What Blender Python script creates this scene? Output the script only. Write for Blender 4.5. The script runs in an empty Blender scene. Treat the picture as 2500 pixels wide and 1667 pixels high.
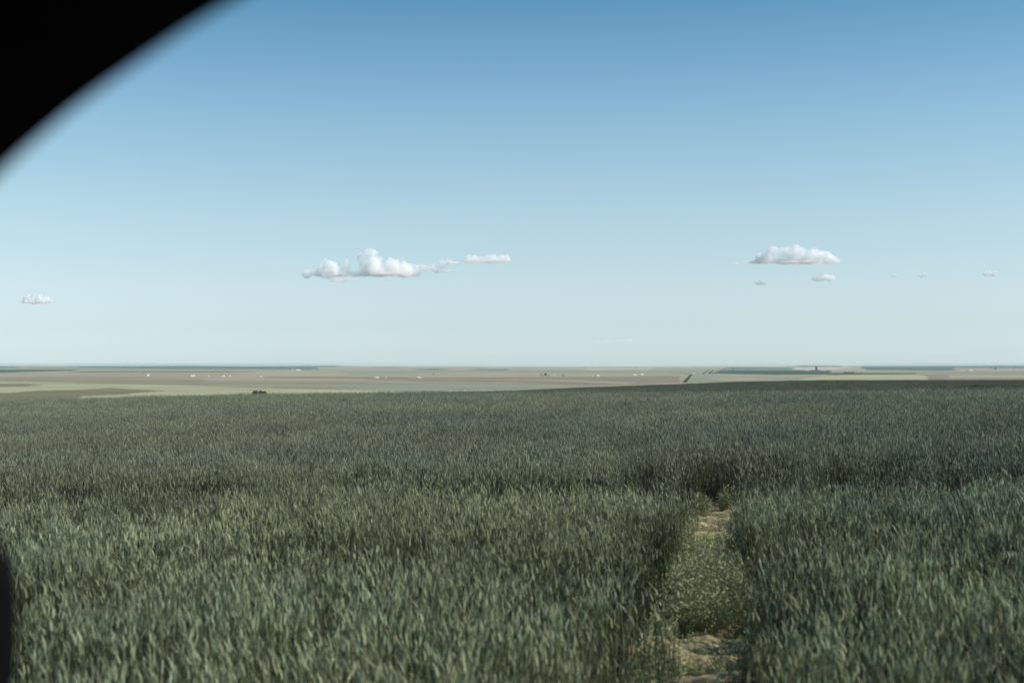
import bpy, math, random
import numpy as np
from mathutils import Vector, Matrix, Euler
random.seed(7); rng = np.random.default_rng(7)
R = math.radians
scene = bpy.context.scene
COL = scene.collection

# ------------------------------------------------------------------ camera
W0, H0, HOR = 2500.0, 1667.0, 887.0          # photograph size and the row of eye level
FPX = 50.0 / 36.0 * W0
PITCH = math.atan((HOR - H0 / 2) / FPX)
cam = bpy.data.cameras.new('camera')
cam.lens = 50.0; cam.sensor_width = 36.0
cam.clip_start = 0.05; cam.clip_end = 200000
cam.dof.use_dof = True; cam.dof.focus_distance = 32.0; cam.dof.aperture_fstop = 3.2
cam_o = bpy.data.objects.new('camera', cam); COL.objects.link(cam_o)
cam_o.location = (0, 0, 0); cam_o.rotation_euler = (math.pi / 2 + PITCH, 0, 0)
scene.camera = cam_o

# ------------------------------------------------------------------ sky and sun
SUN_AZ, SUN_EL = 99.0, 39.0                 # degrees to the right of the view direction; height
world = bpy.data.worlds.new('World'); scene.world = world; world.use_nodes = True
wt = world.node_tree; wt.nodes.clear()
wo = wt.nodes.new('ShaderNodeOutputWorld'); bg = wt.nodes.new('ShaderNodeBackground')
sky = wt.nodes.new('ShaderNodeTexSky'); sky.sky_type = 'NISHITA'; sky.sun_disc = False
sky.sun_elevation = R(SUN_EL); sky.sun_rotation = R(SUN_AZ)
sky.altitude = 0; sky.air_density = 1.0; sky.dust_density = 0.2; sky.ozone_density = 1.5
bg.inputs['Strength'].default_value = 0.15
# thicker, paler air low over the plain: the sky's tint by elevation
tcw = wt.nodes.new('ShaderNodeTexCoord'); sxyz = wt.nodes.new('ShaderNodeSeparateXYZ'); rw = wt.nodes.new('ShaderNodeValToRGB')
mw = wt.nodes.new('ShaderNodeMix'); mw.data_type = 'RGBA'; mw.blend_type = 'MULTIPLY'; mw.inputs[0].default_value = 1.0
stops = [(0.0, (0.316, 0.421, 0.63)), (0.025, (0.329, 0.392, 0.531)), (0.052, (0.38, 0.407, 0.478)), (0.080, (0.404, 0.425, 0.448)), (0.111, (0.421, 0.445, 0.434)), (0.137, (0.402, 0.445, 0.431)), (0.167, (0.377, 0.441, 0.431)), (0.192, (0.329, 0.414, 0.421)), (0.221, (0.273, 0.39, 0.394)), (0.246, (0.214, 0.355, 0.374)), (0.6, (0.2, 0.35, 0.38))]
er = rw.color_ramp.elements
while len(er) < len(stops): er.new(0.5)
for e_, (p_, c_) in zip(er, stops): e_.position = p_; e_.color = (c_[0] * 1.085, c_[1] * 1.095, c_[2] * 1.11, 1)
wt.links.new(tcw.outputs['Generated'], sxyz.inputs[0]); wt.links.new(sxyz.outputs['Z'], rw.inputs[0])
wt.links.new(sky.outputs[0], mw.inputs[6]); wt.links.new(rw.outputs[0], mw.inputs[7]); wt.links.new(mw.outputs[2], bg.inputs[0]); wt.links.new(bg.outputs[0], wo.inputs[0])
sun = bpy.data.lights.new('sun', 'SUN'); sun.energy = 3.0; sun.angle = R(0.53); sun.color = (1.0, 0.95, 0.87)
sun_o = bpy.data.objects.new('sun', sun); COL.objects.link(sun_o)
sd = Vector((math.sin(R(SUN_AZ)) * math.cos(R(SUN_EL)), math.cos(R(SUN_AZ)) * math.cos(R(SUN_EL)), math.sin(R(SUN_EL))))
sun_o.rotation_euler = sd.to_track_quat('Z', 'Y').to_euler(); sun_o.location = (0, -20, 60)
scene.view_settings.view_transform = 'Standard'; scene.view_settings.look = 'None'
scene.view_settings.exposure = 0.8; scene.view_settings.gamma = 1.0
scene.view_settings.use_curve_mapping = False
scene.render.engine = 'CYCLES'
cy = scene.cycles
cy.max_bounces = 24; cy.diffuse_bounces = 3; cy.glossy_bounces = 2; cy.transmission_bounces = 3
cy.volume_bounces = 24; cy.transparent_max_bounces = 8
cy.volume_max_steps = 256

# ------------------------------------------------------------------ helpers
def ray(px, py):
    """direction through a pixel of the photograph"""
    x = (px - W0 / 2) / FPX; z = -(py - H0 / 2) / FPX
    c, s = math.cos(PITCH), math.sin(PITCH)
    return (x, c - s * z, s + c * z)

def hash2(ix, iy, s):
    h = (ix.astype(np.int64) * 374761393 + iy.astype(np.int64) * 668265263 + s * 974634777) & 0xFFFFFFFF
    h = ((h ^ (h >> 13)) * 1274126177) & 0xFFFFFFFF
    return ((h ^ (h >> 16)) & 0xFFFF) / 65535.0
def vnoise(x, y, s=0):
    x = np.asarray(x, float); y = np.asarray(y, float)
    ix, iy = np.floor(x), np.floor(y); fx, fy = x - ix, y - iy
    fx = fx * fx * (3 - 2 * fx); fy = fy * fy * (3 - 2 * fy)
    a = hash2(ix, iy, s); b = hash2(ix + 1, iy, s); c = hash2(ix, iy + 1, s); d = hash2(ix + 1, iy + 1, s)
    return (a * (1 - fx) + b * fx) * (1 - fy) + (c * (1 - fx) + d * fx) * fy
def fbm(x, y, s=0, o=4):
    v = 0; a = 0.5; t = 0
    for k in range(o):
        v = v + a * vnoise(np.asarray(x) * 2 ** k, np.asarray(y) * 2 ** k, s + k * 17); t += a; a *= 0.5
    return v / t
def sstep(a, b, x):
    t = np.clip((x - a) / (b - a), 0, 1); return t * t * (3 - 2 * t)

def mat(name, color=(0.5, 0.5, 0.5), rough=0.8, spec=0.3):
    m = bpy.data.materials.new(name); m.use_nodes = True
    b = m.node_tree.nodes['Principled BSDF']
    b.inputs['Base Color'].default_value = (*color, 1); b.inputs['Roughness'].default_value = rough
    b.inputs['Specular IOR Level'].default_value = spec
    return m
def node(m, t, **kw):
    n = m.node_tree.nodes.new(t)
    for k, v in kw.items(): setattr(n, k, v)
    return n
def mottled(name, c1, c2, scale=1.0, rough=0.85, bump=0.0, spec=0.3):
    """two tones mixed by object space noise"""
    m = mat(name, c1, rough, spec); nt = m.node_tree; b = nt.nodes['Principled BSDF']
    tc = node(m, 'ShaderNodeTexCoord'); n = node(m, 'ShaderNodeTexNoise'); n.inputs['Scale'].default_value = scale
    n.inputs['Detail'].default_value = 5
    r = node(m, 'ShaderNodeValToRGB'); r.color_ramp.elements[0].position = 0.35; r.color_ramp.elements[1].position = 0.65
    r.color_ramp.elements[0].color = (*c1, 1); r.color_ramp.elements[1].color = (*c2, 1)
    nt.links.new(tc.outputs['Object'], n.inputs['Vector']); nt.links.new(n.outputs[0], r.inputs[0])
    nt.links.new(r.outputs[0], b.inputs['Base Color'])
    if bump:
        bp = node(m, 'ShaderNodeBump'); bp.inputs['Strength'].default_value = bump
        nt.links.new(n.outputs[0], bp.inputs['Height']); nt.links.new(bp.outputs[0], b.inputs['Normal'])
    return m
def mesh_np(name, verts, faces, mats=(), cols=None, smooth=False, fmat=None):
    me = bpy.data.meshes.new(name)
    verts = np.asarray(verts, np.float32)
    if isinstance(faces, np.ndarray):
        nf, k = faces.shape
        me.vertices.add(len(verts)); me.vertices.foreach_set('co', verts.ravel())
        me.loops.add(nf * k); me.loops.foreach_set('vertex_index', faces.astype(np.int32).ravel())
        me.polygons.add(nf); me.polygons.foreach_set('loop_start', np.arange(0, nf * k, k, dtype=np.int32))
        me.update(calc_edges=True); me.validate()
    else:
        me.from_pydata([tuple(map(float, v)) for v in verts], [], faces); me.update()
    for m in mats: me.materials.append(m)
    if cols is not None:
        a = me.attributes.new('col', 'FLOAT_COLOR', 'POINT')
        c = np.ones((len(verts), 4), np.float32); c[:, :3] = cols; a.data.foreach_set('color', c.ravel())
    if fmat is not None: me.polygons.foreach_set('material_index', np.asarray(fmat, np.int32))
    if smooth: me.polygons.foreach_set('use_smooth', np.ones(len(me.polygons), bool))
    return me
def link(name, data, parent=None, loc=None):
    o = bpy.data.objects.new(name, data); COL.objects.link(o)
    if parent: o.parent = parent
    if loc is not None: o.location = loc
    return o
def tag(o, label=None, cat=None, group=None, kind=None):
    if label: o['label'] = label
    if cat: o['category'] = cat
    if group: o['group'] = group
    if kind: o['kind'] = kind
    return o
class MB:
    """collects shapes into one mesh"""
    def __init__(s): s.v = []; s.f = []
    def add(s, v, f):
        n = len(s.v); s.v += [tuple(p) for p in v]; s.f += [tuple(i + n for i in q) for q in f]; return s
    def box(s, x0, x1, y0, y1, z0, z1):
        return s.add([(x, y, z) for z in (z0, z1) for y in (y0, y1) for x in (x0, x1)],
                     [(0, 2, 3, 1), (4, 5, 7, 6), (0, 1, 5, 4), (2, 6, 7, 3), (0, 4, 6, 2), (1, 3, 7, 5)])
    def gable(s, x0, x1, y0, y1, z0, z1, over=0.3, th=0.15):
        """roof with its ridge along x"""
        ym = (y0 + y1) / 2; x0 -= over; x1 += over; y0 -= over; y1 += over
        v = []
        for x in (x0, x1): v += [(x, y0, z0), (x, ym, z1), (x, y1, z0), (x, y0, z0 - th), (x, ym, z1 - th), (x, y1, z0 - th)]
        return s.add(v, [(0, 6, 7, 1), (1, 7, 8, 2), (3, 4, 10, 9), (4, 5, 11, 10), (0, 3, 9, 6), (2, 8, 11, 5),
                         (0, 1, 4, 3), (1, 2, 5, 4), (6, 9, 10, 7), (7, 10, 11, 8)])
    def prism(s, x0, x1, y0, y1, z0, z1):
        ym = (y0 + y1) / 2
        return s.add([(x0, y0, z0), (x0, y1, z0), (x0, ym, z1), (x1, y0, z0), (x1, y1, z0), (x1, ym, z1)],
                     [(0, 2, 1), (3, 4, 5), (0, 3, 5, 2), (1, 2, 5, 4), (0, 1, 4, 3)])
    def lathe(s, prof, cx=0, cy=0, n=20):
        v = []; f = []
        for r_, z in prof:
            for k in range(n):
                a = 2 * math.pi * k / n; v.append((cx + r_ * math.cos(a), cy + r_ * math.sin(a), z))
        for i in range(len(prof) - 1):
            for k in range(n):
                k2 = (k + 1) % n; f.append((i * n + k, i * n + k2, (i + 1) * n + k2, (i + 1) * n + k))
        f.append(tuple(range(n - 1, -1, -1))); f.append(tuple((len(prof) - 1) * n + k for k in range(n)))
        return s.add(v, f)
    def build(s, name, m, parent=None, loc=None, smooth=False):
        me = bpy.data.meshes.new(name); me.from_pydata(s.v, [], s.f); me.update(); me.materials.append(m)
        if smooth:
            for p in me.polygons: p.use_smooth = True
        return link(name, me, parent, loc)

# ------------------------------------------------------------------ lie of the land
CROP = 0.75
UX = [0, 200, 600, 1000, 1250, 1400, 1620, 1800, 2000, 2500]
UF = [94, 91, 82, 71, 66, 59, 51, 44, 39.5, 37.5]          # far slope of the wheat field, rows below eye level
UN = [90, 86, 78.5, 75, 75.5, 78, 79, 79, 78, 73]              # near crest of the wheat field
HX = [0, 80, 200, 330, 450, 600, 720, 830, 900, 1200, 1600, 1740, 1900, 1960, 2060, 2300, 2500]
HY = [893, 892, 893, 893, 892.3, 893.6, 893.2, 892, 893.5, 894.2, 894.2, 893.6, 893, 891.8, 892.3, 892.3, 892]
UC = [0, 1250, 1700, 2050, 2500]; RC_ = [72, 68, 54, 43, 40]   # distance of the near crest
PZ = -40.0; RMAX = 26000.0
def ground_z(x, y):
    x = np.asarray(x, float); y = np.asarray(y, float)
    r = np.hypot(x, y); u = W0 / 2 + FPX * np.clip(x / np.maximum(y, 1e-3), -1, 1)
    u = np.where(y <= 0, np.where(x < 0, -2000, 4500), u)
    F = np.interp(u, UX, UF); N = np.interp(u, UX, UN)
    RC = np.interp(u, UC, RC_)
    zN = -N * RC / FPX; zF = -F * 350 / FPX; zD = -(N + 24) * 130 / FPX
    z = -1.12 + (zN + 1.12) * np.clip((r - 6) / (RC - 6), 0, 1)
    z = np.where(r > RC, zN + (zD - zN) * sstep(RC, 130, r), z)
    z = np.where(r > 130, zD + (zF - zD) * sstep(130, 350, r), z)
    t = np.clip((r - 350) / 1050, 0, 1)
    z = np.where(r > 350, zF + (PZ + CROP - zF) * (1 - (1 - t) ** 2), z)
    und = (fbm(x / 2600 + 9, y / 2600 + 4, 5, 3) - 0.5) * 2.2 * sstep(1400, 2600, r)
    Hh = np.interp(u, HX, HY)
    zh = -(Hh - HOR) * RMAX / FPX
    z = z + und * (1 - sstep(12000, 20000, r)) + (zh - PZ) * sstep(12000, RMAX, np.minimum(r, RMAX))
    z = np.where(r > RMAX, zh - (r - RMAX) * 0.004, z)
    z = z - CROP + 0.05 * (fbm(x / 3, y / 3, 3, 3) - 0.5) * (r < 400)
    return z
def hit(px, py, r0=900.0):
    """where the line of sight through a pixel of the photograph meets the far ground"""
    d = ray(px, py); n = math.hypot(d[0], d[1]); d = (d[0] / n, d[1] / n, d[2] / n)
    rs = np.geomspace(r0, RMAX, 4000); z = ground_z(d[0] * rs, d[1] * rs)
    k = np.argmax(z >= d[2] * rs) if (z >= d[2] * rs).any() else 3999
    r_ = rs[k]; return Vector((d[0] * r_, d[1] * r_, float(z[k])))

# --- colours of the fields on the plain: outlines on the ground, found from where they show in the photograph
TAN = (0.31, 0.28, 0.195); PINK = (0.305, 0.262, 0.195); PALE = (0.345, 0.34, 0.21); GRN = (0.235, 0.25, 0.18)
DKG = (0.045, 0.085, 0.06); BLUEG = (0.07, 0.12, 0.10); BRN = (0.18, 0.17, 0.105); CREAM = (0.42, 0.37, 0.29)
OLV = (0.255, 0.24, 0.16); RUS = (0.235, 0.195, 0.145)
FIELDS = [  # later ones lie over earlier ones
 (TAN, [(-900, 887), (3400, 887), (3400, 1100), (-900, 1100)]),
 (GRN, [(-900, 891), (860, 891), (780, 903), (430, 906), (-900, 906)]),
 (BLUEG, [(-900, 891), (430, 892), (820, 891), (820, 896), (760, 901), (430, 900.5), (200, 897.5), (-900, 897)]),
 (PINK, [(0, 893.2), (160, 893), (200, 896), (60, 897)]),
 (DKG, [(-900, 902), (180, 902), (190, 904.5), (-20, 909.5), (-900, 909)]),
 (DKG, [(170, 907), (560, 907), (640, 907.6), (560, 908.8), (200, 908.8)]),
 (PINK, [(-900, 912), (340, 910), (700, 913), (560, 921), (-900, 918)]),
 (OLV, [(-900, 918), (300, 920), (900, 930), (900, 956), (-900, 935)]),
 (PINK, [(500, 920), (1200, 920), (1200, 933), (500, 933)]),
 (BRN, [(620, 919.3), (1000, 921), (1000, 923.5), (700, 922.6)]),
 (GRN, [(815, 935), (1010, 932), (1240, 936), (1440, 943.5), (1440, 960), (815, 960)]),
 (RUS, [(1030, 922), (1180, 921), (1660, 918), (1663, 934), (1440, 943), (1240, 935), (1010, 931), (860, 926)]),
 (TAN, [(1180, 926), (1400, 928), (1560, 934), (1520, 937), (1380, 931)]),
 (PALE, [(-900, 929), (0, 930), (400, 940), (860, 953), (900, 954), (1010, 957.5), (800, 990), (-900, 990)]),
 (BRN, [(-100, 937.5), (60, 937), (110, 939.5), (60, 943.5), (0, 944.5), (-100, 942)]),
 (BRN, [(-900, 960), (20, 959), (90, 953.5), (200, 951), (270, 947), (330, 950), (410, 953.5), (350, 957.5), (300, 963), (200, 966.5), (170, 990), (-900, 995)]),
 (CREAM, [(1090, 955), (1200, 952), (1200, 953.5), (1090, 956)]),
 # far middle
 (PINK, [(770, 896), (1230, 893), (1430, 895), (1000, 903), (790, 904)]),
 (BLUEG, [(1000, 902), (1060, 900), (1110, 901.6), (1060, 902.6)]),
 (BLUEG, [(900, 896.3), (980, 896.3), (960, 897.3), (910, 897.3)]),
 (BLUEG, [(1150, 901), (1250, 900.6), (1240, 903.2), (1160, 902.6)]),
 (CREAM, [(1190, 897.6), (1252, 897.5), (1250, 899.5), (1190, 899)]),
 (CREAM, [(1300, 897.4), (1440, 898.2), (1420, 899.2), (1300, 898.2)]),
 (GRN, [(820, 906), (1420, 903), (1640, 904), (1640, 912), (1120, 909), (860, 915)]),
 (CREAM, [(1435, 898.5), (1600, 897.8), (1590, 902.5), (1430, 903)]),
 (TAN, [(1230, 911), (1660, 911), (1665, 918), (1180, 921)]),
 (GRN, [(1990 - 110, 871), (1900, 871), (1900, 872)]),
 # far right
 (PINK, [(1690, 894), (1770, 894), (1762, 900), (1690, 902)]),
 (GRN, [(1600, 904), (1800, 901), (1740, 915), (1690, 915), (1640, 912)]),
 (BLUEG, [(1775, 897), (1934, 898), (1934, 901.5), (1770, 901)]),
 (CREAM, [(1935, 897), (2060, 895), (2080, 898), (2035, 902), (1935, 902)]),
 (BLUEG, [(1930, 892), (2050, 891.5), (2060, 895.5), (1960, 895.5)]),
 (BLUEG, [(2095, 894), (2500, 892), (3400, 890), (3400, 901), (2300, 904), (2115, 903)]),
 (PINK, [(2330, 898), (2600, 899), (2600, 905), (2330, 904)]),
 (BLUEG, [(2370, 893), (3400, 893), (3400, 898), (2430, 898)]),
 (GRN, [(2020, 906), (2250, 906), (3400, 906), (3400, 910), (2240, 911.5), (2020, 911)]),
 (DKG, [(1755, 904), (1800, 903), (2030, 903.5), (2022, 914), (1900, 914.5), (1740, 912)]),
 (DKG, [(2020, 910.6), (2240, 911), (2240, 913.6), (2020, 915)]),
 (PINK, [(1690, 914.5), (2020, 916), (2030, 920), (1690, 918)]),
 (GRN, [(1690, 918), (2025, 920), (2025, 950), (1660, 950)]),
 (TAN, [(1740, 922), (1810, 920), (1900, 925), (1770, 930)]),
 (PALE, [(2010, 917), (2100, 914.5), (2240, 914), (2262, 918), (2268, 925), (2268, 950), (1900, 950), (1960, 925)]),
 (RUS, [(2236, 913.5), (2300, 913.5), (3400, 906), (3400, 950), (2268, 950), (2264, 920)]),
 (PINK, [(2310, 914.5), (3400, 909), (3400, 918), (2700, 921), (2318, 923)]),
]
def inpoly(px, py, poly):
    c = np.zeros(px.shape, bool); n = len(poly)
    for i in range(n):
        x0, y0 = poly[i]; x1, y1 = poly[i - 1]
        if y0 == y1: continue
        c ^= ((y0 > py) != (y1 > py)) & (px < (x1 - x0) * (py - y0) / (y1 - y0) + x0)
    return c
az = np.concatenate([np.arange(-180, -30, 3.0), np.arange(-30, 30, 0.075), np.arange(30, 180, 3.0)])
rr = np.concatenate([[0.0], np.geomspace(1.2, 350, 90), np.geomspace(352, 1400, 50), np.geomspace(1410, 3000, 60),
                     np.geomspace(3020, 12000, 150), np.geomspace(12100, RMAX, 75), [30000, 42000, 62000, 80000]])
A, RR = np.meshgrid(np.radians(az), rr)
GX, GY = np.sin(A) * RR, np.cos(A) * RR
GZ = ground_z(GX, GY)
# projected position, used only to look up which field a point of ground belongs to
c_, s_ = math.cos(PITCH), math.sin(PITCH)
dep = c_ * GY + s_ * (GZ); dep = np.maximum(dep, 0.1); up = -s_ * GY + c_ * GZ
PX = W0 / 2 + FPX * GX / dep; PY = H0 / 2 - FPX * up / dep
PXw = PX + (fbm(GX / 900, GY / 900, 61, 2) - .5) * 16; PYw = PY + (fbm(GX / 700, GY / 1500, 71, 2) - .5) * 0.8
gc = np.empty(GX.shape + (3,)); gc[:] = TAN
gc[fbm(GX / 1800, GY / 1800, 33, 2) > 0.55] = GRN; gc[fbm(GX / 1500, GY / 2600, 35, 2) < 0.42] = PINK
vis = (GY > 0) & (np.abs(A) < R(32)) & (RR > 900)
for c, poly in FIELDS: gc[vis & inpoly(PXw, PYw, poly)] = c
tone = 0.86 + 0.28 * fbm(GX / 420, GY / 900, 41, 4)
gc *= tone[..., None]
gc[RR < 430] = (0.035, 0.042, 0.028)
m_ground = mat('field_ground', (0.2, 0.2, 0.15), 1.0, 0.0)
nt = m_ground.node_tree; at = node(m_ground, 'ShaderNodeAttribute'); at.attribute_name = 'col'
ng = node(m_ground, 'ShaderNodeTexNoise'); ng.inputs['Scale'].default_value = 0.006; ng.inputs['Detail'].default_value = 9; ng.inputs['Roughness'].default_value = 0.7
geo = node(m_ground, 'ShaderNodeNewGeometry'); mr = node(m_ground, 'ShaderNodeMapRange')
mr.inputs['From Min'].default_value = 0.3; mr.inputs['From Max'].default_value = 0.7
mr.inputs['To Min'].default_value = 0.82; mr.inputs['To Max'].default_value = 1.18
vm = node(m_ground, 'ShaderNodeVectorMath'); vm.operation = 'SCALE'
nt.links.new(geo.outputs['Position'], ng.inputs['Vector']); nt.links.new(ng.outputs[0], mr.inputs['Value'])
mp2 = node(m_ground, 'ShaderNodeMapping'); mp2.inputs['Scale'].default_value = (0.0007, 0.006, 0.0); n2 = node(m_ground, 'ShaderNodeTexNoise'); n2.inputs['Scale'].default_value = 1.0; n2.inputs['Detail'].default_value = 6
mr2 = node(m_ground, 'ShaderNodeMapRange'); mr2.inputs['From Min'].default_value = 0.3; mr2.inputs['From Max'].default_value = 0.7; mr2.inputs['To Min'].default_value = 0.84; mr2.inputs['To Max'].default_value = 1.16
mul = node(m_ground, 'ShaderNodeMath'); mul.operation = 'MULTIPLY'
nt.links.new(geo.outputs['Position'], mp2.inputs[0]); nt.links.new(mp2.outputs[0], n2.inputs['Vector']); nt.links.new(n2.outputs[0], mr2.inputs['Value'])
nt.links.new(mr.outputs[0], mul.inputs[0]); nt.links.new(mr2.outputs[0], mul.inputs[1])
nt.links.new(at.outputs['Color'], vm.inputs[0]); nt.links.new(mul.outputs[0], vm.inputs['Scale'])
nt.links.new(vm.outputs[0], nt.nodes['Principled BSDF'].inputs['Base Color'])
nr, nc = GX.shape
I = np.arange(nr * nc).reshape(nr, nc)
c0 = np.arange(nc); c1 = (c0 + 1) % nc
fc = np.stack([I[:-1][:, c0], I[:-1][:, c1], I[1:][:, c1], I[1:][:, c0]], -1).reshape(-1, 4)[:, ::-1]
fc = fc[nc:]                                           # the innermost ring closes with triangles below
V = np.stack([GX, GY, GZ], -1).reshape(-1, 3)
V[:nc] = (0, 0, V[0, 2])
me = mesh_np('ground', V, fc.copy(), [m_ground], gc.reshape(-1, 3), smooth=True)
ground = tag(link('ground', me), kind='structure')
# road shoulder the car stands on
m_gravel = mottled('gravel', (0.16, 0.14, 0.115), (0.24, 0.21, 0.17), 14, 0.95, 0.5)
n = 60; xs = np.linspace(-60, 60, n); prof = [(-7.5, -1.9), (-6.2, -1.46), (0.9, -1.42), (1.5, -1.5), (2.6, -1.95)]
v = [(x, y, z + 0.02 * random.random()) for x in xs for (y, z) in prof]; f = [(i * 5 + j, (i + 1) * 5 + j, (i + 1) * 5 + j + 1, i * 5 + j + 1) for i in range(n - 1) for j in range(4)]
tag(link('gravel_road', mesh_np('gravel_road', v, f, [m_gravel])), kind='structure')

# ------------------------------------------------------------------ wheat
m_wheat = mat('wheat_plant', (0.1, 0.12, 0.07), 0.5, 0.3); nt = m_wheat.node_tree
pb = nt.nodes['Principled BSDF']; out = nt.nodes['Material Output']
at = node(m_wheat, 'ShaderNodeAttribute'); at.attribute_name = 'col'
oi = node(m_wheat, 'ShaderNodeObjectInfo'); geo = node(m_wheat, 'ShaderNodeNewGeometry')
n1 = node(m_wheat, 'ShaderNodeTexNoise'); n1.inputs['Scale'].default_value = 0.16; n1.inputs['Detail'].default_value = 3
hs = node(m_wheat, 'ShaderNodeMix'); hs.data_type = 'RGBA'; hs.blend_type = 'MULTIPLY'; hs.inputs[0].default_value = 1.0
rp = node(m_wheat, 'ShaderNodeValToRGB')
rp.color_ramp.elements[0].position = 0.35; rp.color_ramp.elements[0].color = (0.88, 0.93, 0.92, 1)
rp.color_ramp.elements[1].position = 0.66; rp.color_ramp.elements[1].color = (1.12, 1.08, 0.94, 1)
mrr = node(m_wheat, 'ShaderNodeMapRange'); mrr.inputs['To Min'].default_value = 0.58; mrr.inputs['To Max'].default_value = 1.34
sc = node(m_wheat, 'ShaderNodeVectorMath'); sc.operation = 'SCALE'
nt.links.new(geo.outputs['Position'], n1.inputs['Vector']); nt.links.new(n1.outputs[0], rp.inputs[0])
nt.links.new(at.outputs['Color'], hs.inputs[6]); nt.links.new(rp.outputs[0], hs.inputs[7])
nt.links.new(oi.outputs['Random'], mrr.inputs['Value']); nt.links.new(hs.outputs[2], sc.inputs[0]); nt.links.new(mrr.outputs[0], sc.inputs['Scale'])
ta = node(m_wheat, 'ShaderNodeAttribute'); ta.attribute_type = 'INSTANCER'; ta.attribute_name = 'tint'   # light and shade by distance painted into the colour, plus random patches
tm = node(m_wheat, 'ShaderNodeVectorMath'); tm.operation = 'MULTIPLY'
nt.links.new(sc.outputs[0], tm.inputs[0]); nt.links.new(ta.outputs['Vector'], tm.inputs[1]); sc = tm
nt.links.new(sc.outputs[0], pb.inputs['Base Color'])
tl = node(m_wheat, 'ShaderNodeBsdfTranslucent'); mx = node(m_wheat, 'ShaderNodeMixShader'); mx.inputs[0].default_value = 0.22
nt.links.new(sc.outputs[0], tl.inputs['Color']); nt.links.new(pb.outputs[0], mx.inputs[1]); nt.links.new(tl.outputs[0], mx.inputs[2])
nt.links.new(mx.outputs[0], out.inputs['Surface'])

EAR = (0.31, 0.335, 0.235); STEM = (0.11, 0.125, 0.07); LEAF = (0.044, 0.058, 0.040)
def stalk(rd, V, F, Cc, x, y, h, detail=True):
    lx = rd.gauss(-0.025, 0.035); ly = rd.gauss(0, 0.035)
    def quadstrip(pts, ws, side, col):
        b = len(V)
        for p, w in zip(pts, ws):
            V.append((p[0] - side[0] * w, p[1] - side[1] * w, p[2] - side[2] * w)); V.append((p[0] + side[0] * w, p[1] + side[1] * w, p[2] + side[2] * w)); Cc.extend([col, col])
        for i in range(len(pts) - 1): F.append((b + 2 * i, b + 2 * i + 1, b + 2 * i + 3, b + 2 * i + 2))
    def axis(t):
        return (x + lx * t * t, y + ly * t * t, h * t)
    j = rd.uniform(0.6, 1.25); jj = rd.uniform(-0.015, 0.02)
    ec = (EAR[0] * j + jj, EAR[1] * j, EAR[2] * j - jj * 0.5)
    # stem: three sided
    b = len(V); T = (0, 0.55, 0.9) if detail else (0.45, 0.9)
    for t in T:
        p = axis(t)
        for k in range(3):
            a = k * 2.094 + 0.3; V.append((p[0] + 0.0016 * math.cos(a), p[1] + 0.0016 * math.sin(a), p[2])); Cc.append(STEM)
    for i in range(len(T) - 1):
        for k in range(3): F.append((b + i * 3 + k, b + i * 3 + (k + 1) % 3, b + i * 3 + 3 + (k + 1) % 3, b + i * 3 + 3 + k))
    # ear: spindle that nods a little
    L = rd.uniform(0.038, 0.060); wd = rd.uniform(0.0033, 0.0046)
    nx = lx * 2 + rd.gauss(-0.10, 0.20); ny = ly * 2 + rd.gauss(0, 0.20)
    p0 = axis(0.9); prof = ((0, 0.35), (0.15, 0.95), (0.5, 1.0), (0.82, 0.65), (1.0, 0.12)) if detail else ((0, 0.5), (0.45, 1.0), (1.0, 0.2))
    b = len(V); a0 = rd.random() * 3
    for t, w in prof:
        c = (p0[0] + nx * L * t * (0.5 + 0.5 * t), p0[1] + ny * L * t * (0.5 + 0.5 * t), p0[2] + L * t)
        for k in range(4):
            a = a0 + k * math.pi / 2; q = 1.0 if k % 2 else 0.72
            V.append((c[0] + wd * w * q * math.cos(a), c[1] + wd * w * q * math.sin(a), c[2])); Cc.append(ec)
    for i in range(len(prof) - 1):
        for k in range(4): F.append((b + i * 4 + k, b + i * 4 + (k + 1) % 4, b + i * 4 + 4 + (k + 1) % 4, b + i * 4 + 4 + k))
    # short awns at the tip
    if detail and rd.random() < 0.6:
        for q in range(3):
            a = rd.random() * 6.28; tip = (p0[0] + nx * L, p0[1] + ny * L, p0[2] + L * 0.9)
            quadstrip([tip, (tip[0] + 0.02 * math.cos(a) + nx * .03, tip[1] + 0.02 * math.sin(a) + ny * .03, tip[2] + 0.035)], [0.0009, 0.0003], (math.sin(a), -math.cos(a), 0), ec)
    # leaves
    for q in range(3 if detail else 1):
        t0 = (0.76, 0.56, 0.38)[q] + rd.uniform(-0.06, 0.06); a = rd.random() * 6.283; Ln = rd.uniform(0.06, 0.12)
        p = axis(t0); rise = rd.uniform(0.25, 1.0); bend = rd.uniform(0.7, 1.6); pts = []; ws = []
        for t in (0, 0.33, 0.66, 1.0):
            hz = Ln * t * 0.62; vz = Ln * (rise * t - bend * t * t * 0.75)
            pts.append((p[0] + math.cos(a) * hz, p[1] + math.sin(a) * hz, p[2] + vz)); ws.append((0.0028, 0.0036, 0.0027, 0.0004)[int(t * 3 + .1)])
        tw = rd.uniform(-0.5, 0.5); j = rd.uniform(0.75, 1.3); yl = rd.random() < 0.08
        lc = (0.19, 0.185, 0.09) if yl else (LEAF[0] * j, LEAF[1] * j, LEAF[2] * j)
        quadstrip(pts, ws, (math.sin(a) * math.cos(tw), -math.cos(a) * math.cos(tw), math.sin(tw)), lc)
pc = bpy.data.collections.new('wheat_parts')           # source shapes, not placed in the scene themselves
NN, NF = 18, 8
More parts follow.
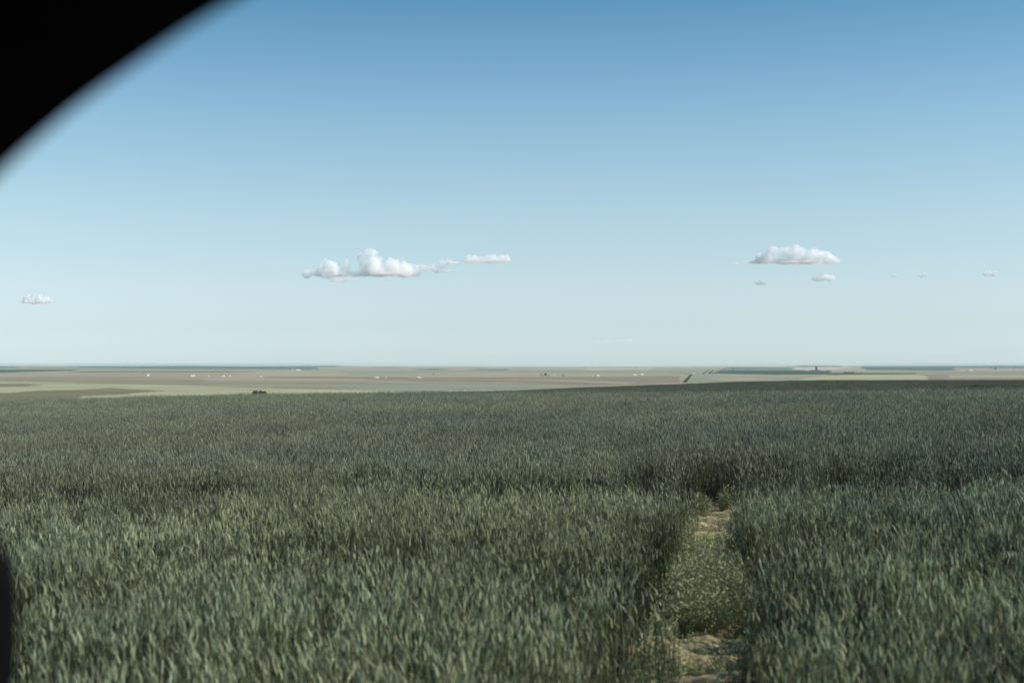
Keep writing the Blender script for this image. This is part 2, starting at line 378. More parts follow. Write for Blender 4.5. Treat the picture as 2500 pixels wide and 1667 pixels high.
def proto(i, n, rad, detail):
    rd = random.Random(100 + i); V = []; F = []; Cc = []
    for k in range(n):
        if detail: a = rd.random() * 6.283; q = rad * math.sqrt(rd.random()); x, y = q * math.cos(a), q * math.sin(a)
        else: x, y = rd.uniform(-rad, rad), rd.uniform(-rad, rad)
        stalk(rd, V, F, Cc, x, y, rd.gauss(0.70, 0.075), detail)
    me = mesh_np('wheat_%02d' % i, V, F, [m_wheat], np.array(Cc))
    o = bpy.data.objects.new('wheat_%02d' % i, me); pc.objects.link(o)
for i in range(NN): proto(i, 18, 0.13, True)
for i in range(NF): proto(NN + i, 230, 0.62, False)

TRX = -0.12; TRD = np.array((math.sin(R(8.5)), math.cos(R(8.5))))    # wheel track leading away
def track_uv(x, y):
    return (x - TRX) * TRD[0] + y * TRD[1], (x - TRX) * TRD[1] - y * TRD[0]      # along, across
def grid_pts(step, ymax, rmin, rmax, lim):
    xs = np.arange(-ymax * lim - 3, ymax * lim + 3, step); ys = np.arange(2.9, ymax, step)
    X, Y = np.meshgrid(xs, ys); X = X.ravel(); Y = Y.ravel()
    k = np.abs(X) < Y * lim + 2.0; X, Y = X[k], Y[k]
    X = X + rng.uniform(-.5, .5, X.size) * step; Y = Y + rng.uniform(-.5, .5, X.size) * step
    r = np.hypot(X, Y); k = (r > rmin) & (r < rmax); return X[k], Y[k]
# near crop
X, Y = grid_pts(0.172, 78, 0, 76, 0.43)
al, ac = track_uv(X, Y)
half = 0.245 + 0.07 * (1 - sstep(9.5, 12.5, al)) - 0.04 * ((al > 12) & (al < 15.6)) + 0.26 * (vnoise(al * 1.3, al * 0, 7) - .5) + 0.05 * np.sign(ac) * (vnoise(al * 2.1, al * 0, 8) - .5)
gap = (np.abs(ac - 0.0) < half + 0.02) & (al < 17.6) & (al > 2)
keep = ~gap | ((al > 9.0) & (rng.random(X.size) < 0.02))
# tramline crossing the view: the crop is low and thin there
cross = np.exp(-((Y - (14.6 + 0.5 * (fbm(X / 3, X * 0, 21, 2) - .5) + 0.012 * X)) / 0.85) ** 2) * np.clip(0.35 + 0.65 * sstep(0.35, 0.6, fbm(X / 2.2 + 3, X * 0, 23, 2)) + .6 * np.exp(-((X - 2.45) / .55) ** 2) + .5 * np.exp(-((X + .7) / .6) ** 2), 0, 1)
keep &= rng.random(X.size) > 0.93 * cross
hn = 1 + 0.15 * (fbm(X / 2.6, Y / 2.6, 11, 3) - .5) + 0.26 * (fbm(X / .55, Y / .55, 12, 2) - .5)
hn *= 1 - 0.5 * cross
edge_ = np.exp(-np.clip(np.abs(ac) - half, 0, 9) / 0.13) * (al < 17.8)
hn *= 1 - edge_ * rng.uniform(.05, .62, X.size)          # trodden, shorter plants along the track
X, Y, hn, al, ac = X[keep], Y[keep], hn[keep], al[keep], ac[keep]
thin = fbm(X / .8, Y / .8, 15, 2)
k = rng.random(X.size) < np.clip(0.95 - 1.8 * np.clip(0.44 - thin, 0, 1), 0.4, 1); X, Y, hn = X[k], Y[k], hn[k]
s1 = np.stack([np.full(X.size, 1.0), np.full(X.size, 1.0), hn], -1); i1 = rng.integers(0, NN, X.size)
P1 = np.stack([X, Y, ground_z(X, Y)], -1)
# crop further off: larger clumps of simpler plants
X, Y = grid_pts(0.92, 375, 74, 362, 0.43)
hole = (((X / Y - 0.327) / 0.014) ** 2 + ((np.hypot(X, Y) - 252) / 9.0) ** 2 < 1)
k = ~hole; X, Y = X[k], Y[k]
hn = 1 + 0.16 * (fbm(X / 9, Y / 9, 11, 3) - .5) + .1 * (rng.random(X.size) - .5)
s2 = np.stack([np.ones(X.size) * 1.0, np.ones(X.size), hn], -1); i2 = NN + rng.integers(0, NF, X.size)
P2 = np.stack([X, Y, ground_z(X, Y)], -1)
P = np.concatenate([P1, P2]); S = np.concatenate([s1, s2]); IX = np.concatenate([i1, i2])
c = rng.uniform(0, 6.283, len(P)); c[len(P1):] = rng.integers(0, 4, len(P2)) * math.pi / 2 + rng.normal(0, .1, len(P2))
lean = 0.01 + 0.09 * fbm(P[:, 0] / 4, P[:, 1] / 4, 51, 2); la = math.pi + 1.2 * (fbm(P[:, 0] / 6, P[:, 1] / 6, 52, 2) - .5)
lx, ly = lean * np.cos(la), lean * np.sin(la) + rng.normal(0, 0.02, len(P))
prex = lx * np.cos(c) + ly * np.sin(c); prey = -lx * np.sin(c) + ly * np.cos(c)
ROT = np.stack([-prey, prex, c], -1)
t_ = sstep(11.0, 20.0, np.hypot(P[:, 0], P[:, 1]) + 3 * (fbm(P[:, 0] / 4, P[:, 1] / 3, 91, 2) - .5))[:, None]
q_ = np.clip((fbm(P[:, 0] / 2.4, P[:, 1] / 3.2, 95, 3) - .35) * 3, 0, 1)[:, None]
TINT = np.array((1.10, 1.11, .99)) * (1 - t_) * (.78 + .36 * q_) + np.array((.88, .865, .88)) * t_ * (.92 + .16 * q_) * (1 + .20 * sstep(20, 48, P[:, 1])[:, None] - .36 * sstep(80, 140, P[:, 1])[:, None])  # painted shading: bright near, dull mid field, lit crest, dark far slope; random patches
def scatter(name, P, ROT, S, IX, coll, TINT):
    me = bpy.data.meshes.new(name); me.vertices.add(len(P)); me.vertices.foreach_set('co', P.astype(np.float32).ravel())
    a = me.attributes.new('rot', 'FLOAT_VECTOR', 'POINT'); a.data.foreach_set('vector', ROT.astype(np.float32).ravel())
    a = me.attributes.new('scl', 'FLOAT_VECTOR', 'POINT'); a.data.foreach_set('vector', S.astype(np.float32).ravel())
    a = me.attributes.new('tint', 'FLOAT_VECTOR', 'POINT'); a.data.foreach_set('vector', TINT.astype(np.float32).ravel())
    a = me.attributes.new('idx', 'INT', 'POINT'); a.data.foreach_set('value', IX.astype(np.int32))
    me.update(); o = link(name, me)
    g = bpy.data.node_groups.new(name, 'GeometryNodeTree')
    g.interface.new_socket('Geometry', in_out='INPUT', socket_type='NodeSocketGeometry')
    g.interface.new_socket('Geometry', in_out='OUTPUT', socket_type='NodeSocketGeometry')
    N = g.nodes.new; gi = N('NodeGroupInput'); go = N('NodeGroupOutput'); ip = N('GeometryNodeInstanceOnPoints')
    ci = N('GeometryNodeCollectionInfo'); ci.inputs['Collection'].default_value = coll
    ci.inputs['Separate Children'].default_value = True; ci.inputs['Reset Children'].default_value = True
    def na(nm, t):
        q = N('GeometryNodeInputNamedAttribute'); q.data_type = t; q.inputs['Name'].default_value = nm
        return [s for s in q.outputs if s.enabled and s.name == 'Attribute'][0]
    L = g.links.new
    L(gi.outputs[0], ip.inputs['Points']); L(ci.outputs[0], ip.inputs['Instance']); ip.inputs['Pick Instance'].default_value = True
    L(na('idx', 'INT'), ip.inputs['Instance Index']); L(na('scl', 'FLOAT_VECTOR'), ip.inputs['Scale'])
    er = N('FunctionNodeEulerToRotation'); L(na('rot', 'FLOAT_VECTOR'), er.inputs[0]); L(er.outputs[0], ip.inputs['Rotation'])
    L(ip.outputs[0], go.inputs[0])
    md = o.modifiers.new('scatter', 'NODES'); md.node_group = g
    return o
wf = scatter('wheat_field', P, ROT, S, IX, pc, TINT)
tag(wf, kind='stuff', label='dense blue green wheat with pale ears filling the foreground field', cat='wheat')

# ------------------------------------------------------------------ bare wheel track
m_soil = mottled('dry_soil', (0.25, 0.205, 0.11), (0.43, 0.36, 0.205), 12, 0.95, 0.6, 0.1)
na_, nb_ = 900, 60
tt = np.linspace(2.8, 18.2, na_); ww = np.linspace(-0.5, 0.5, nb_); TT, WW = np.meshgrid(tt, ww, indexing='ij')
SX = TRX + TT * TRD[0] + WW * TRD[1]; SY = TT * TRD[1] - WW * TRD[0]
clod = np.clip(fbm(TT * 5, WW * 2.2, 81, 3) - 0.47, 0, 1) * 0.22 + 0.30 * np.clip(fbm(TT * 6, WW * 1.2, 83, 3) - 0.42, 0, 1) + 0.045 * fbm(TT * 22, WW * 14, 85, 3)
SZ = ground_z(SX, SY) + 0.012 + clod - 0.10 * np.abs(WW) * (np.abs(WW) > 0.4)
Is = np.arange(na_ * nb_).reshape(na_, nb_)
fs = np.stack([Is[:-1, :-1], Is[:-1, 1:], Is[1:, 1:], Is[1:, :-1]], -1).reshape(-1, 4)
tag(link('dirt_track', mesh_np('dirt_track', np.stack([SX, SY, SZ], -1).reshape(-1, 3), fs[:, ::-1].copy(), [m_soil], smooth=True)), kind='structure')

# weeds: feathery shoots made of many small leaves
def leafmat(name, c1, c2, scale=6.0, trans=0.25):
    m = mottled(name, c1, c2, scale, 0.6, 0, 0.3); nt = m.node_tree; pb = nt.nodes['Principled BSDF']
    t = node(m, 'ShaderNodeBsdfTranslucent'); x = node(m, 'ShaderNodeMixShader'); x.inputs[0].default_value = trans
    nt.links.new(nt.nodes['Color Ramp'].outputs[0], t.inputs[0])
    nt.links.new(pb.outputs[0], x.inputs[1]); nt.links.new(t.outputs[0], x.inputs[2]); nt.links.new(x.outputs[0], nt.nodes['Material Output'].inputs[0])
    return m
m_weed = leafmat('weed_leaf', (0.23, 0.255, 0.12), (0.38, 0.40, 0.22))
def weed_mesh(rd, n, rx, ry, h, ls=0.02):
    V = []; F = []
    for s in range(n):
        a = rd.random() * 6.283; q = math.sqrt(rd.random()); bx, by = rx * .45 * q * math.cos(a), ry * .45 * q * math.sin(a)
        tx, ty = rx * q * math.cos(a) + rd.gauss(0, .02), ry * q * math.sin(a) + rd.gauss(0, .02); hh = h * (1 - 0.35 * q * q) * rd.uniform(.45, 1.1)
        for k in range(14):
            t = (k + rd.random()) / 14; p = Vector((bx + (tx - bx) * t, by + (ty - by) * t, hh * t ** 0.9)); p += Vector((rd.gauss(0, .012), rd.gauss(0, .012), 0))
            d = Vector((rd.gauss(0, 1), rd.gauss(0, 1), rd.uniform(0.2, 1.6))).normalized(); sd_ = d.cross(Vector((rd.gauss(0, 1), rd.gauss(0, 1), .3))).normalized()
            l = ls * rd.uniform(.7, 1.7); w = l * 0.16; b = len(V)
            V += [p, p + d * l * .5 + sd_ * w, p + d * l, p + d * l * .5 - sd_ * w]; F.append((b, b + 1, b + 2, b + 3))
        b = len(V); V += [(bx, by, 0), (bx + .003, by, 0), (tx + .001, ty, hh), (tx, ty, hh)]; F.append((b, b + 1, b + 2, b + 3))
    return V, F
def put(u_al, u_ac):
    x = TRX + u_al * TRD[0] + u_ac * TRD[1]; y = u_al * TRD[1] - u_ac * TRD[0]; return (x, y, float(ground_z(x, y)) + 0.03)
rd = random.Random(3)
V, F = weed_mesh(rd, 420, 0.33, 0.62, 0.52, 0.026)
for (dx, dy, n_, r_, h_) in ((-.12, -.35, 160, .2, .36), (.1, .45, 220, .26, .56), (-.1, .8, 200, .24, .5), (.16, -.1, 150, .17, .5)):
    v2, f2 = weed_mesh(rd, n_, r_, r_, h_, 0.026); b = len(V); V += [(q[0] + dx, q[1] + dy, q[2]) for q in v2]; F += [tuple(i + b for i in q) for q in f2]
o = link('weed_bush', mesh_np('weed_bush', V, F, [m_weed]), loc=put(10.15, 0.02)); o.rotation_euler.z = -R(8)
tag(o, 'bushy yellow green weed growing across the bare wheel track in the wheat', 'weed')
V, F = weed_mesh(rd, 140, 0.14, 0.2, 0.34, 0.028)
o = link('weed_tuft', mesh_np('weed_tuft', V, F, [m_weed]), loc=put(17.0, -0.16)); tag(o, 'pale yellow tuft at the left far end of the bare track', 'weed', 'tufts at the far end of the track')
V, F = weed_mesh(rd, 120, 0.12, 0.16, 0.40, 0.028)
o = link('weed_tuft', mesh_np('weed_tuft', V, F, [m_weed]), loc=put(17.3, 0.15)); tag(o, 'pale yellow tuft at the right far end of the bare track', 'weed', 'tufts at the far end of the track')
# low weeds and fallen straw on the track floor
V = []; F = []
for k in range(640):
    al_ = rd.choice([rd.uniform(6.5, 9.2), rd.uniform(11.6, 15.6), rd.uniform(11.6, 15.6), rd.uniform(6.5, 14)]); ac_ = rd.uniform(-.34, .34)
    p = put(al_, ac_); vv, ff = weed_mesh(rd, 7, 0.07, 0.07, rd.uniform(.06, .2) * (1 if al_ > 11 else .85), 0.024); b = len(V)
    V += [(q[0] + p[0], q[1] + p[1], q[2] + p[2]) for q in vv]; F += [tuple(i + b for i in q) for q in ff]
for k in range(420):
    al_ = rd.uniform(7.5, 17.2); ac_ = rd.choice((-1, 1)) * rd.uniform(.24, .38); p = put(al_, ac_)
    vv, ff = weed_mesh(rd, 8, 0.07, 0.09, rd.uniform(.08, .28), 0.03); b = len(V)
    V += [(q[0] + p[0], q[1] + p[1], q[2] + p[2]) for q in vv]; F += [tuple(i + b for i in q) for q in ff]
tag(link('low_weeds', mesh_np('low_weeds', V, F, [m_weed])), 'low yellow green weeds scattered on the bare soil of the track', 'weeds', kind='stuff')

# ------------------------------------------------------------------ farm buildings
m_white = mottled('white_metal', (0.86, 0.86, 0.84), (0.80, 0.80, 0.78), 0.3, 0.5)
m_wroof = mottled('white_roof', (0.84, 0.84, 0.82), (0.76, 0.77, 0.77), 0.2, 0.45)
m_dark = mottled('dark_opening', (0.03, 0.03, 0.035), (0.06, 0.06, 0.06), 1, 0.5)
m_grey = mottled('weathered_wood', (0.10, 0.085, 0.07), (0.15, 0.125, 0.10), 0.6, 0.8)
m_red = mottled('rusty_metal', (0.13, 0.055, 0.045), (0.17, 0.08, 0.065), 0.4, 0.7)
m_groof = mottled('green_roof', (0.22, 0.36, 0.30), (0.28, 0.42, 0.36), 0.4, 0.6)
m_conc = mottled('dark_concrete', (0.045, 0.06, 0.075), (0.065, 0.08, 0.095), 0.15, 0.85)
def mpp(p): return math.hypot(p.x, p.y) / FPX        # metres for one pixel of the photograph at that place
def barn(px, py, wpx, hpx, label, wall=m_white, roof=m_wroof, rot=0.4, depth=0.6, cat='barn', name='barn', group=None, doors=2):
    p = hit(px, py); s = mpp(p); w = wpx * s; h = hpx * s; d = max(6.0, w * depth)
    e = link(name, None, loc=p); e.rotation_euler.z = -math.atan2(p.x, p.y) + rot; tag(e, label, cat, group)
    hw = h * 0.62
    MB().box(-w / 2, w / 2, -d / 2, d / 2, -0.6, hw).prism(-w / 2, w / 2, -d / 2 , d / 2, hw, h - 0.05).build('wall', wall, e)
    MB().gable(-w / 2, w / 2, -d / 2, d / 2, hw, h, 0.35, 0.2).build('roof', roof, e)
    for k in range(doors):
        cx = -w / 2 + w * (k + .5) / doors
        MB().box(cx - w * .07 - .3, cx + w * .07 + .3, -d / 2 - 0.08, -d / 2 + 0.1, 0, hw * 0.62).build('door', m_dark, e)
    return e
GF = 'white farm buildings scattered over the plain'
barn(361, 918.3, 4.2, 4.2, 'small white barn standing alone, leftmost on the plain', group=GF, doors=1)
barn(470, 919.3, 10.5, 3.4, 'long white barn, the widest white building on the left plain', group=GF, doors=3)
barn(509, 919.8, 3.2, 2.0, 'tiny white shed just right of the long white barn', group=GF, doors=1)
barn(541.5, 919.9, 3.2, 2.0, 'low white shed touching the left of a taller white shed', group=GF, doors=1)
barn(546, 919.9, 3.4, 3.2, 'taller white shed beside the low white shed left of the bush', group=GF, doors=1)
barn(560.5, 920, 3.0, 2.4, 'small white shed right of the white pair, nearly above the dark bush', group=GF, doors=1)
barn(637, 921, 3.4, 2.6, 'lone white shed above the dark bush at the wheat edge', group=GF, doors=1)
barn(714, 904, 3.0, 2.0, 'faint white shed far away beside the long pale barn', group=GF, doors=1)
barn(727, 904.3, 9.5, 2.6, 'long pale barn far away, left of a row of dark trees', group=GF, doors=2)
barn(921, 923, 6.0, 3.4, 'white barn with a low shed, left one of two on the middle plain', group=GF, doors=1)
barn(916, 923, 4.0, 2.0, 'low white lean-to shed at the left end of a white barn', group=GF, doors=1)
barn(942, 922.5, 2.4, 1.6, 'tiny pale shed right of the white barn on the middle plain', group=GF, doors=1)
barn(1021, 923, 3.0, 3.2, 'narrow white barn joined to a lower one, right of the middle plain', group=GF, doors=1)
barn(1026, 923, 5.0, 2.4, 'low white barn beside the narrow white barn', group=GF, doors=1)
barn(1353, 918, 8.5, 1.9, 'low building with a pale green roof right of the tree group', m_white, m_groof, group=None, name='farmhouse', cat='farmhouse')
barn(1375, 917.2, 6.0, 2.3, 'dark brown shed right of the green roofed building', m_grey, m_grey, name='shed', cat='shed', doors=1)
barn(1446.5, 918.8, 3.0, 2.2, 'tiny white shed left of a white barn on the centre plain', group=GF, doors=1)
barn(1460, 918.6, 6.4, 2.8, 'white barn between the tiny shed and the two large white barns', group=GF, doors=1)
barn(1549.5, 917.2, 7.6, 3.4, 'left one of two large white barns on the centre plain', group=GF, doors=2)
barn(1567, 916.6, 6.2, 3.8, 'right one of two large white barns, the taller one', group=GF, doors=2)
barn(1692, 914, 2.0, 2.6, 'narrow white shed in a white pair above the dark ditch', group=GF, doors=1)
barn(1695, 914, 2.0, 3.0, 'slightly taller white shed in the pair above the dark ditch', group=GF, doors=1)
barn(2073, 911.6, 22, 4.0, 'long low rusty brown barn on the right of the plain', m_red, m_red, name='long_barn', cat='barn', depth=0.4, doors=4)
barn(2371, 906.8, 6.5, 3.4, 'white farmhouse, the brightest building at the far right', name='farmhouse', cat='farmhouse', doors=1)
barn(2351, 907, 2.4, 1.6, 'tiny pale shed left of the far right farmhouse', group=GF, doors=1)
barn(2466, 905.5, 3.0, 2.0, 'tiny white shed furthest right on the plain', group=GF, doors=1)
# grain elevator tower
p = hit(1993, 903.6); s = mpp(p); w = 5.2 * s; h = 9.4 * s
e = link('grain_elevator', None, loc=p); e.rotation_euler.z = -math.atan2(p.x, p.y) + 0.25; tag(e, 'tall dark grain elevator tower standing alone against the right horizon', 'grain elevator')
mb = MB()
for k in range(4): mb.lathe([(w * .145, -1), (w * .145, h * .86)], -w * .36 + k * w * .24, 0, 16)
mb.build('silo_row', m_conc, e)
MB().box(-w * .5, w * .5, -w * .24, w * .24, h * .862, h * .95).build('top_gallery', m_conc, e)
MB().box(-w * .5, -w * .12, -w * .2, w * .2, h * .952, h).build('head_house', m_conc, e)
for (a, b_, c) in ((1970, 905.5, 11), (2010, 905.5, 10)):
    barn(a, b_, c, 2.0, 'low pale shed left of the grain elevator' if a < 1990 else 'low pale shed right of the grain elevator', mottled('pale_wall', (.42, .40, .36), (.5, .48, .44), .3), mottled('pale_roof', (.45, .43, .40), (.52, .5, .46), .3), name='shed', cat='shed', depth=0.3, doors=1)
barn(1766, 901.8, 3.0, 2.4, 'small grey barn in the far farmstead left of the dark green field', m_grey, m_grey, name='barn', doors=1)

# ------------------------------------------------------------------ trees and bushes
m_leaf = leafmat('tree_leaf', (0.035, 0.055, 0.032), (0.075, 0.10, 0.055), 0.8, 0.15)
m_bark = mottled('bark', (0.06, 0.05, 0.04), (0.10, 0.08, 0.065), 3, 0.9)
def crown_np(seed, w, d, h, nleaf, size, clumps=14, base=0.0):
    g = np.random.default_rng(seed); V = []; F = []
    cs = []
    for k in range(clumps):
        a = g.uniform(0, 6.283); q = math.sqrt(g.uniform()) * 0.62; zz = g.uniform(0.15, 0.82)
        wid = 1.0 - 0.45 * abs(zz - .4) * 2
        cs.append((w / 2 * q * wid * math.cos(a), d / 2 * q * wid * math.sin(a), base + (h - base) * zz, g.uniform(.2, .36)))
    cs = np.array(cs); ci = g.integers(0, clumps, nleaf); dirs = g.normal(size=(nleaf, 3)); dirs /= np.linalg.norm(dirs, axis=1)[:, None]
    rad = g.uniform(.55, 1, nleaf)[:, None] * cs[ci, 3][:, None]
    P = cs[ci, :3] + dirs * rad * np.array([w * .8, d * .8, (h - base) * .8]); P[:, 2] = np.clip(P[:, 2], base * .8, h)
    a = g.normal(size=(nleaf, 3)); a /= np.linalg.norm(a, axis=1)[:, None]; b = np.cross(a, dirs); b /= np.linalg.norm(b, axis=1)[:, None] + 1e-9
    l = size * g.uniform(.6, 1.4, nleaf)[:, None]
    V = np.stack([P - a * l, P + b * l * .55, P + a * l, P - b * l * .55], 1).reshape(-1, 3)
    return V, np.arange(nleaf * 4).reshape(-1, 4)
def trunk_mb(w, h):
    m = MB(); m.lathe([(h * .045, -.3), (h * .03, h * .3), (h * .015, h * .7)], 0, 0, 8)
    for k in range(5):
        a = k * 1.3; z0 = h * (.3 + .07 * k); q = Vector((math.cos(a) * w * .3, math.sin(a) * w * .3, h * .75)); p0 = Vector((0, 0, z0)); t = h * .012
        m.add([p0 + Vector((t, 0, 0)), p0 + Vector((-t * .5, t, 0)), p0 + Vector((-t * .5, -t, 0)), q], [(0, 1, 3), (1, 2, 3), (2, 0, 3)])
    return m
def tree(px, py, wpx, hpx, label, seed=0, name='tree', cat='tree', group=None, at=None, leaves=1500, trunk=True, r0=900.0, d=None):
    p = at if at is not None else hit(px, py, r0); s = mpp(p); w = wpx * s; h = hpx * s
    e = link(name, None, loc=p); e.rotation_euler.z = -math.atan2(p.x, p.y); tag(e, label, cat, group)
    V, F = crown_np(seed, w, d or min(w, h * 1.5), h, leaves, h * 0.05, 14, h * .12 if trunk else 0)
    c = link('crown', mesh_np('crown', V, F, [m_leaf]), e)
    trunk_mb(w, h).build('trunk', m_bark, e)
    return e
# bushes at the edge of the wheat
def at_r(px, r, dz=0.0):
    d = ray(px, 900); n = math.hypot(d[0], d[1]); x, y = d[0] / n * r, d[1] / n * r
    return Vector((x, y, float(ground_z(x, y)) + dz))
tree(624, 0, 26, 29.5, 'broadest and tallest dark green bush at the left far edge of the wheat', 11, 'bush', 'bush', 'bushes at the wheat edge', at=at_r(624, 357, -.2), leaves=5000)
tree(639, 0, 17, 28, 'narrower dark bush in the middle of the clump by the wheat edge', 12, 'bush', 'bush', 'bushes at the wheat edge', at=at_r(638, 359, -.2), leaves=3500)
tree(646, 0, 15, 26, 'lowest dark bush at the right end of the clump by the wheat edge', 13, 'bush', 'bush', 'bushes at the wheat edge', at=at_r(647, 358, -.2), leaves=2500)
GT = 'trees of the distant farmsteads'
tree(1321, 918.2, 3.4, 6.2, 'slim dark tree, leftmost of the farm trees in the centre', 21, group=GT)
tree(1326, 918.4, 5.0, 3.0, 'low dark tree between the slim tree and the largest one', 22, group=GT)
tree(1332, 918.6, 7.2, 8.0, 'largest dark tree in the middle of the centre farmstead', 23, group=GT, leaves=2500)
tree(1340, 918.4, 3.0, 4.4, 'small narrow tree at the right of the largest farm tree', 24, group=GT)
tree(1059, 914.5, 5, 2.6, 'lone dark tree on the pale middle plain beside a field corner', 25)
tree(351, 913, 3, 2.0, 'tiny dark tree left above the leftmost white barn', 26)
tree(170, 907.3, 4, 2.2, 'tiny dark tree on the edge of the far dark green field', 27)
tree(595, 908.6, 4, 1.8, 'tiny dark tree at the right tip of the thin dark field', 28)
for k, (x, h, w) in enumerate(((738, 2.0, 4), (741.5, 4.4, 2.6), (746, 2.0, 4), (752, 2.2, 5), (758, 1.8, 5), (773, 2.8, 6))):
    tree(x, 904.8, w, h, ['low tree, leftmost of the dark row right of the pale barn', 'tall thin tree in the row right of the far pale barn', 'low tree just right of the tall thin one', 'broad low tree in the middle of the far tree row', 'low tree at the right end of the joined far row', 'dark tree standing apart at the right of the far row'][k], 30 + k, group='far tree row beside a pale barn')
for k, (x, h, w) in enumerate(((1550, 2.4, 6), (1556, 2.8, 6), (1577, 1.6, 6))):
    tree(x, 897.9, w, h, ['left tree of a dark clump on the centre horizon', 'right and taller tree of the clump on the centre horizon', 'small tree right of the clump on the centre horizon'][k], 40 + k, group='trees on the centre horizon')
tree(1675, 914.3, 4.5, 2.4, 'dark bush left of the white sheds at the top of the ditch', 45)
tree(1686, 915, 5.0, 2.6, 'bush at the upper end of the dark ditch', 46)
tree(1771, 902.5, 5, 2.2, 'dark tree beside the small grey far barn', 47)
tree(1760, 903.2, 8, 1.8, 'broad low dark trees edge left of the small grey barn', 48)
tree(1790, 902.6, 3, 2.8, 'single narrow tree right of the far grey barn', 49)
tree(2090, 911.5, 4, 2.6, 'bush at the right end of the long rusty barn', 50)
tree(2105, 912, 10, 1.8, 'low wide bush right of the long rusty barn', 51)
tree(2042, 912.4, 6, 1.8, 'low bush left of the long rusty barn', 52)
tree(2420, 899.5, 8, 2.8, 'left dark tree of the clump near the right horizon', 53, group='trees near the right horizon')
tree(2430, 902.4, 8, 4.2, 'right and taller tree of the clump near the right horizon', 54, group='trees near the right horizon')
# dark hedge strips running away over the plain
def hedge(a, b_, wpx, hh, label, seed):
    pa, pb_ = hit(*a), hit(*b_); e = link('hedge', None, loc=pa); tag(e, label, 'hedge', 'hedges running away over the plain')
    g = np.random.default_rng(seed); n = 5000; t = g.uniform(0, 1, n); D = np.array(pb_ - pa); wv = wpx * mpp(pa)
    side = np.array([D[1], -D[0], 0]); side /= np.linalg.norm(side)
    P = D * t[:, None] + side * (g.uniform(-.5, .5, n) * wv)[:, None]; P[:, 2] = ground_z(P[:, 0] + pa.x, P[:, 1] + pa.y) - pa.z + g.uniform(0, hh, n)
    q = g.normal(size=(n, 3)); q /= np.linalg.norm(q, axis=1)[:, None]; w_ = np.cross(q, g.normal(size=(n, 3))); w_ /= np.linalg.norm(w_, axis=1)[:, None]
    l = 1.5
    V = np.stack([P - q * l, P + w_ * l * .6, P + q * l, P - w_ * l * .6], 1).reshape(-1, 3)
    link('foliage', mesh_np('foliage', V, np.arange(n * 4).reshape(-1, 4), [m_leaf]), e)
hedge((1671, 934), (1687, 916), 7, 1.6, 'dark hedge strip climbing between the brown field and the green one', 60)
hedge((1731, 912), (1740, 905), 3.4, 2.0, 'short dark hedge strip further off, right of two', 61)
hedge((1716, 913), (1729, 905), 1.6, 1.6, 'short thin hedge strip further off, left of two', 62)

# ------------------------------------------------------------------ clouds
def cloud(name, label, puffs, dist, dens, seed, vox=45, disp=110, mfp_noise=True, group='small fair weather clouds'):
    """puffs: (px, py, rx px, ry px); the cloud gets real size and thickness at its distance"""
    px0 = sum(p[0] for p in puffs) / len(puffs); py0 = max(p[1] for p in puffs)
    d = ray(px0, py0); n = math.hypot(d[0], d[1]); s = dist / FPX
    org = Vector((d[0] / n * dist, d[1] / n * dist, d[2] / n * dist))
    ang = -math.atan2(d[0], d[1]); rd = random.Random(seed)
    V = []; F = []
    import bmesh
    bm = bmesh.new()
    kids = []
    for (px, py, rx, ry) in puffs:
        for k in range(7 if ry > 8 else 3):
            a = rd.uniform(-0.2, math.pi + 0.2); q = rd.uniform(.7, 1.02); f_ = rd.uniform(.22, .4)
            kids.append((px + rx * q * math.cos(a), py - ry * q * max(-.2, math.sin(a)), rx * f_, ry * f_ * 1.05))
    for (px, py, rx, ry) in puffs + kids:
        m = Matrix.Translation(((px - px0) * s, rd.uniform(-.4, .4) * rx * s, (py0 - py) * s)) @ Matrix.Diagonal((rx * 1.12 * s, max(rx * .8, ry) * s, ry * 1.12 * s, 1))
        bmesh.ops.create_icosphere(bm, subdivisions=3, radius=1.0, matrix=m)
    me = bpy.data.meshes.new(name); bm.to_mesh(me); bm.free()
    o = link(name, me, loc=org); o.rotation_euler.z = ang; tag(o, label, 'cloud', group)
    rm = o.modifiers.new('remesh', 'REMESH'); rm.mode = 'VOXEL'; rm.voxel_size = vox
    tx = bpy.data.textures.new(name, 'CLOUDS'); tx.noise_scale = disp * 2.4; tx.noise_depth = 3
    dm = o.modifiers.new('displace', 'DISPLACE'); dm.texture = tx; dm.strength = disp; dm.mid_level = 0.5; dm.texture_coords = 'LOCAL'
    m = bpy.data.materials.new(name); m.use_nodes = True; nt = m.node_tree; nt.nodes.remove(nt.nodes['Principled BSDF'])
    pv = nt.nodes.new('ShaderNodeVolumePrincipled'); pv.inputs['Color'].default_value = (1, 1, 1, 1)
    pv.inputs['Anisotropy'].default_value = 0.0
    tc = nt.nodes.new('ShaderNodeTexCoord'); nz = nt.nodes.new('ShaderNodeTexNoise'); nz.inputs['Scale'].default_value = 1.0 / (disp * 3.2)
    nz.inputs['Detail'].default_value = 4; nz.inputs['Roughness'].default_value = 0.62
    mp = nt.nodes.new('ShaderNodeMapRange'); mp.inputs['From Min'].default_value = 0.42; mp.inputs['From Max'].default_value = 0.60
    mp.inputs['To Min'].default_value = 0.0; mp.inputs['To Max'].default_value = dens
    nt.links.new(tc.outputs['Object'], nz.inputs['Vector']); nt.links.new(nz.outputs[0], mp.inputs['Value']); nt.links.new(mp.outputs[0], pv.inputs['Density'])
    nt.links.new(pv.outputs[0], nt.nodes['Material Output'].inputs['Volume'])
    me.materials.append(m)
    return o
D = 40000
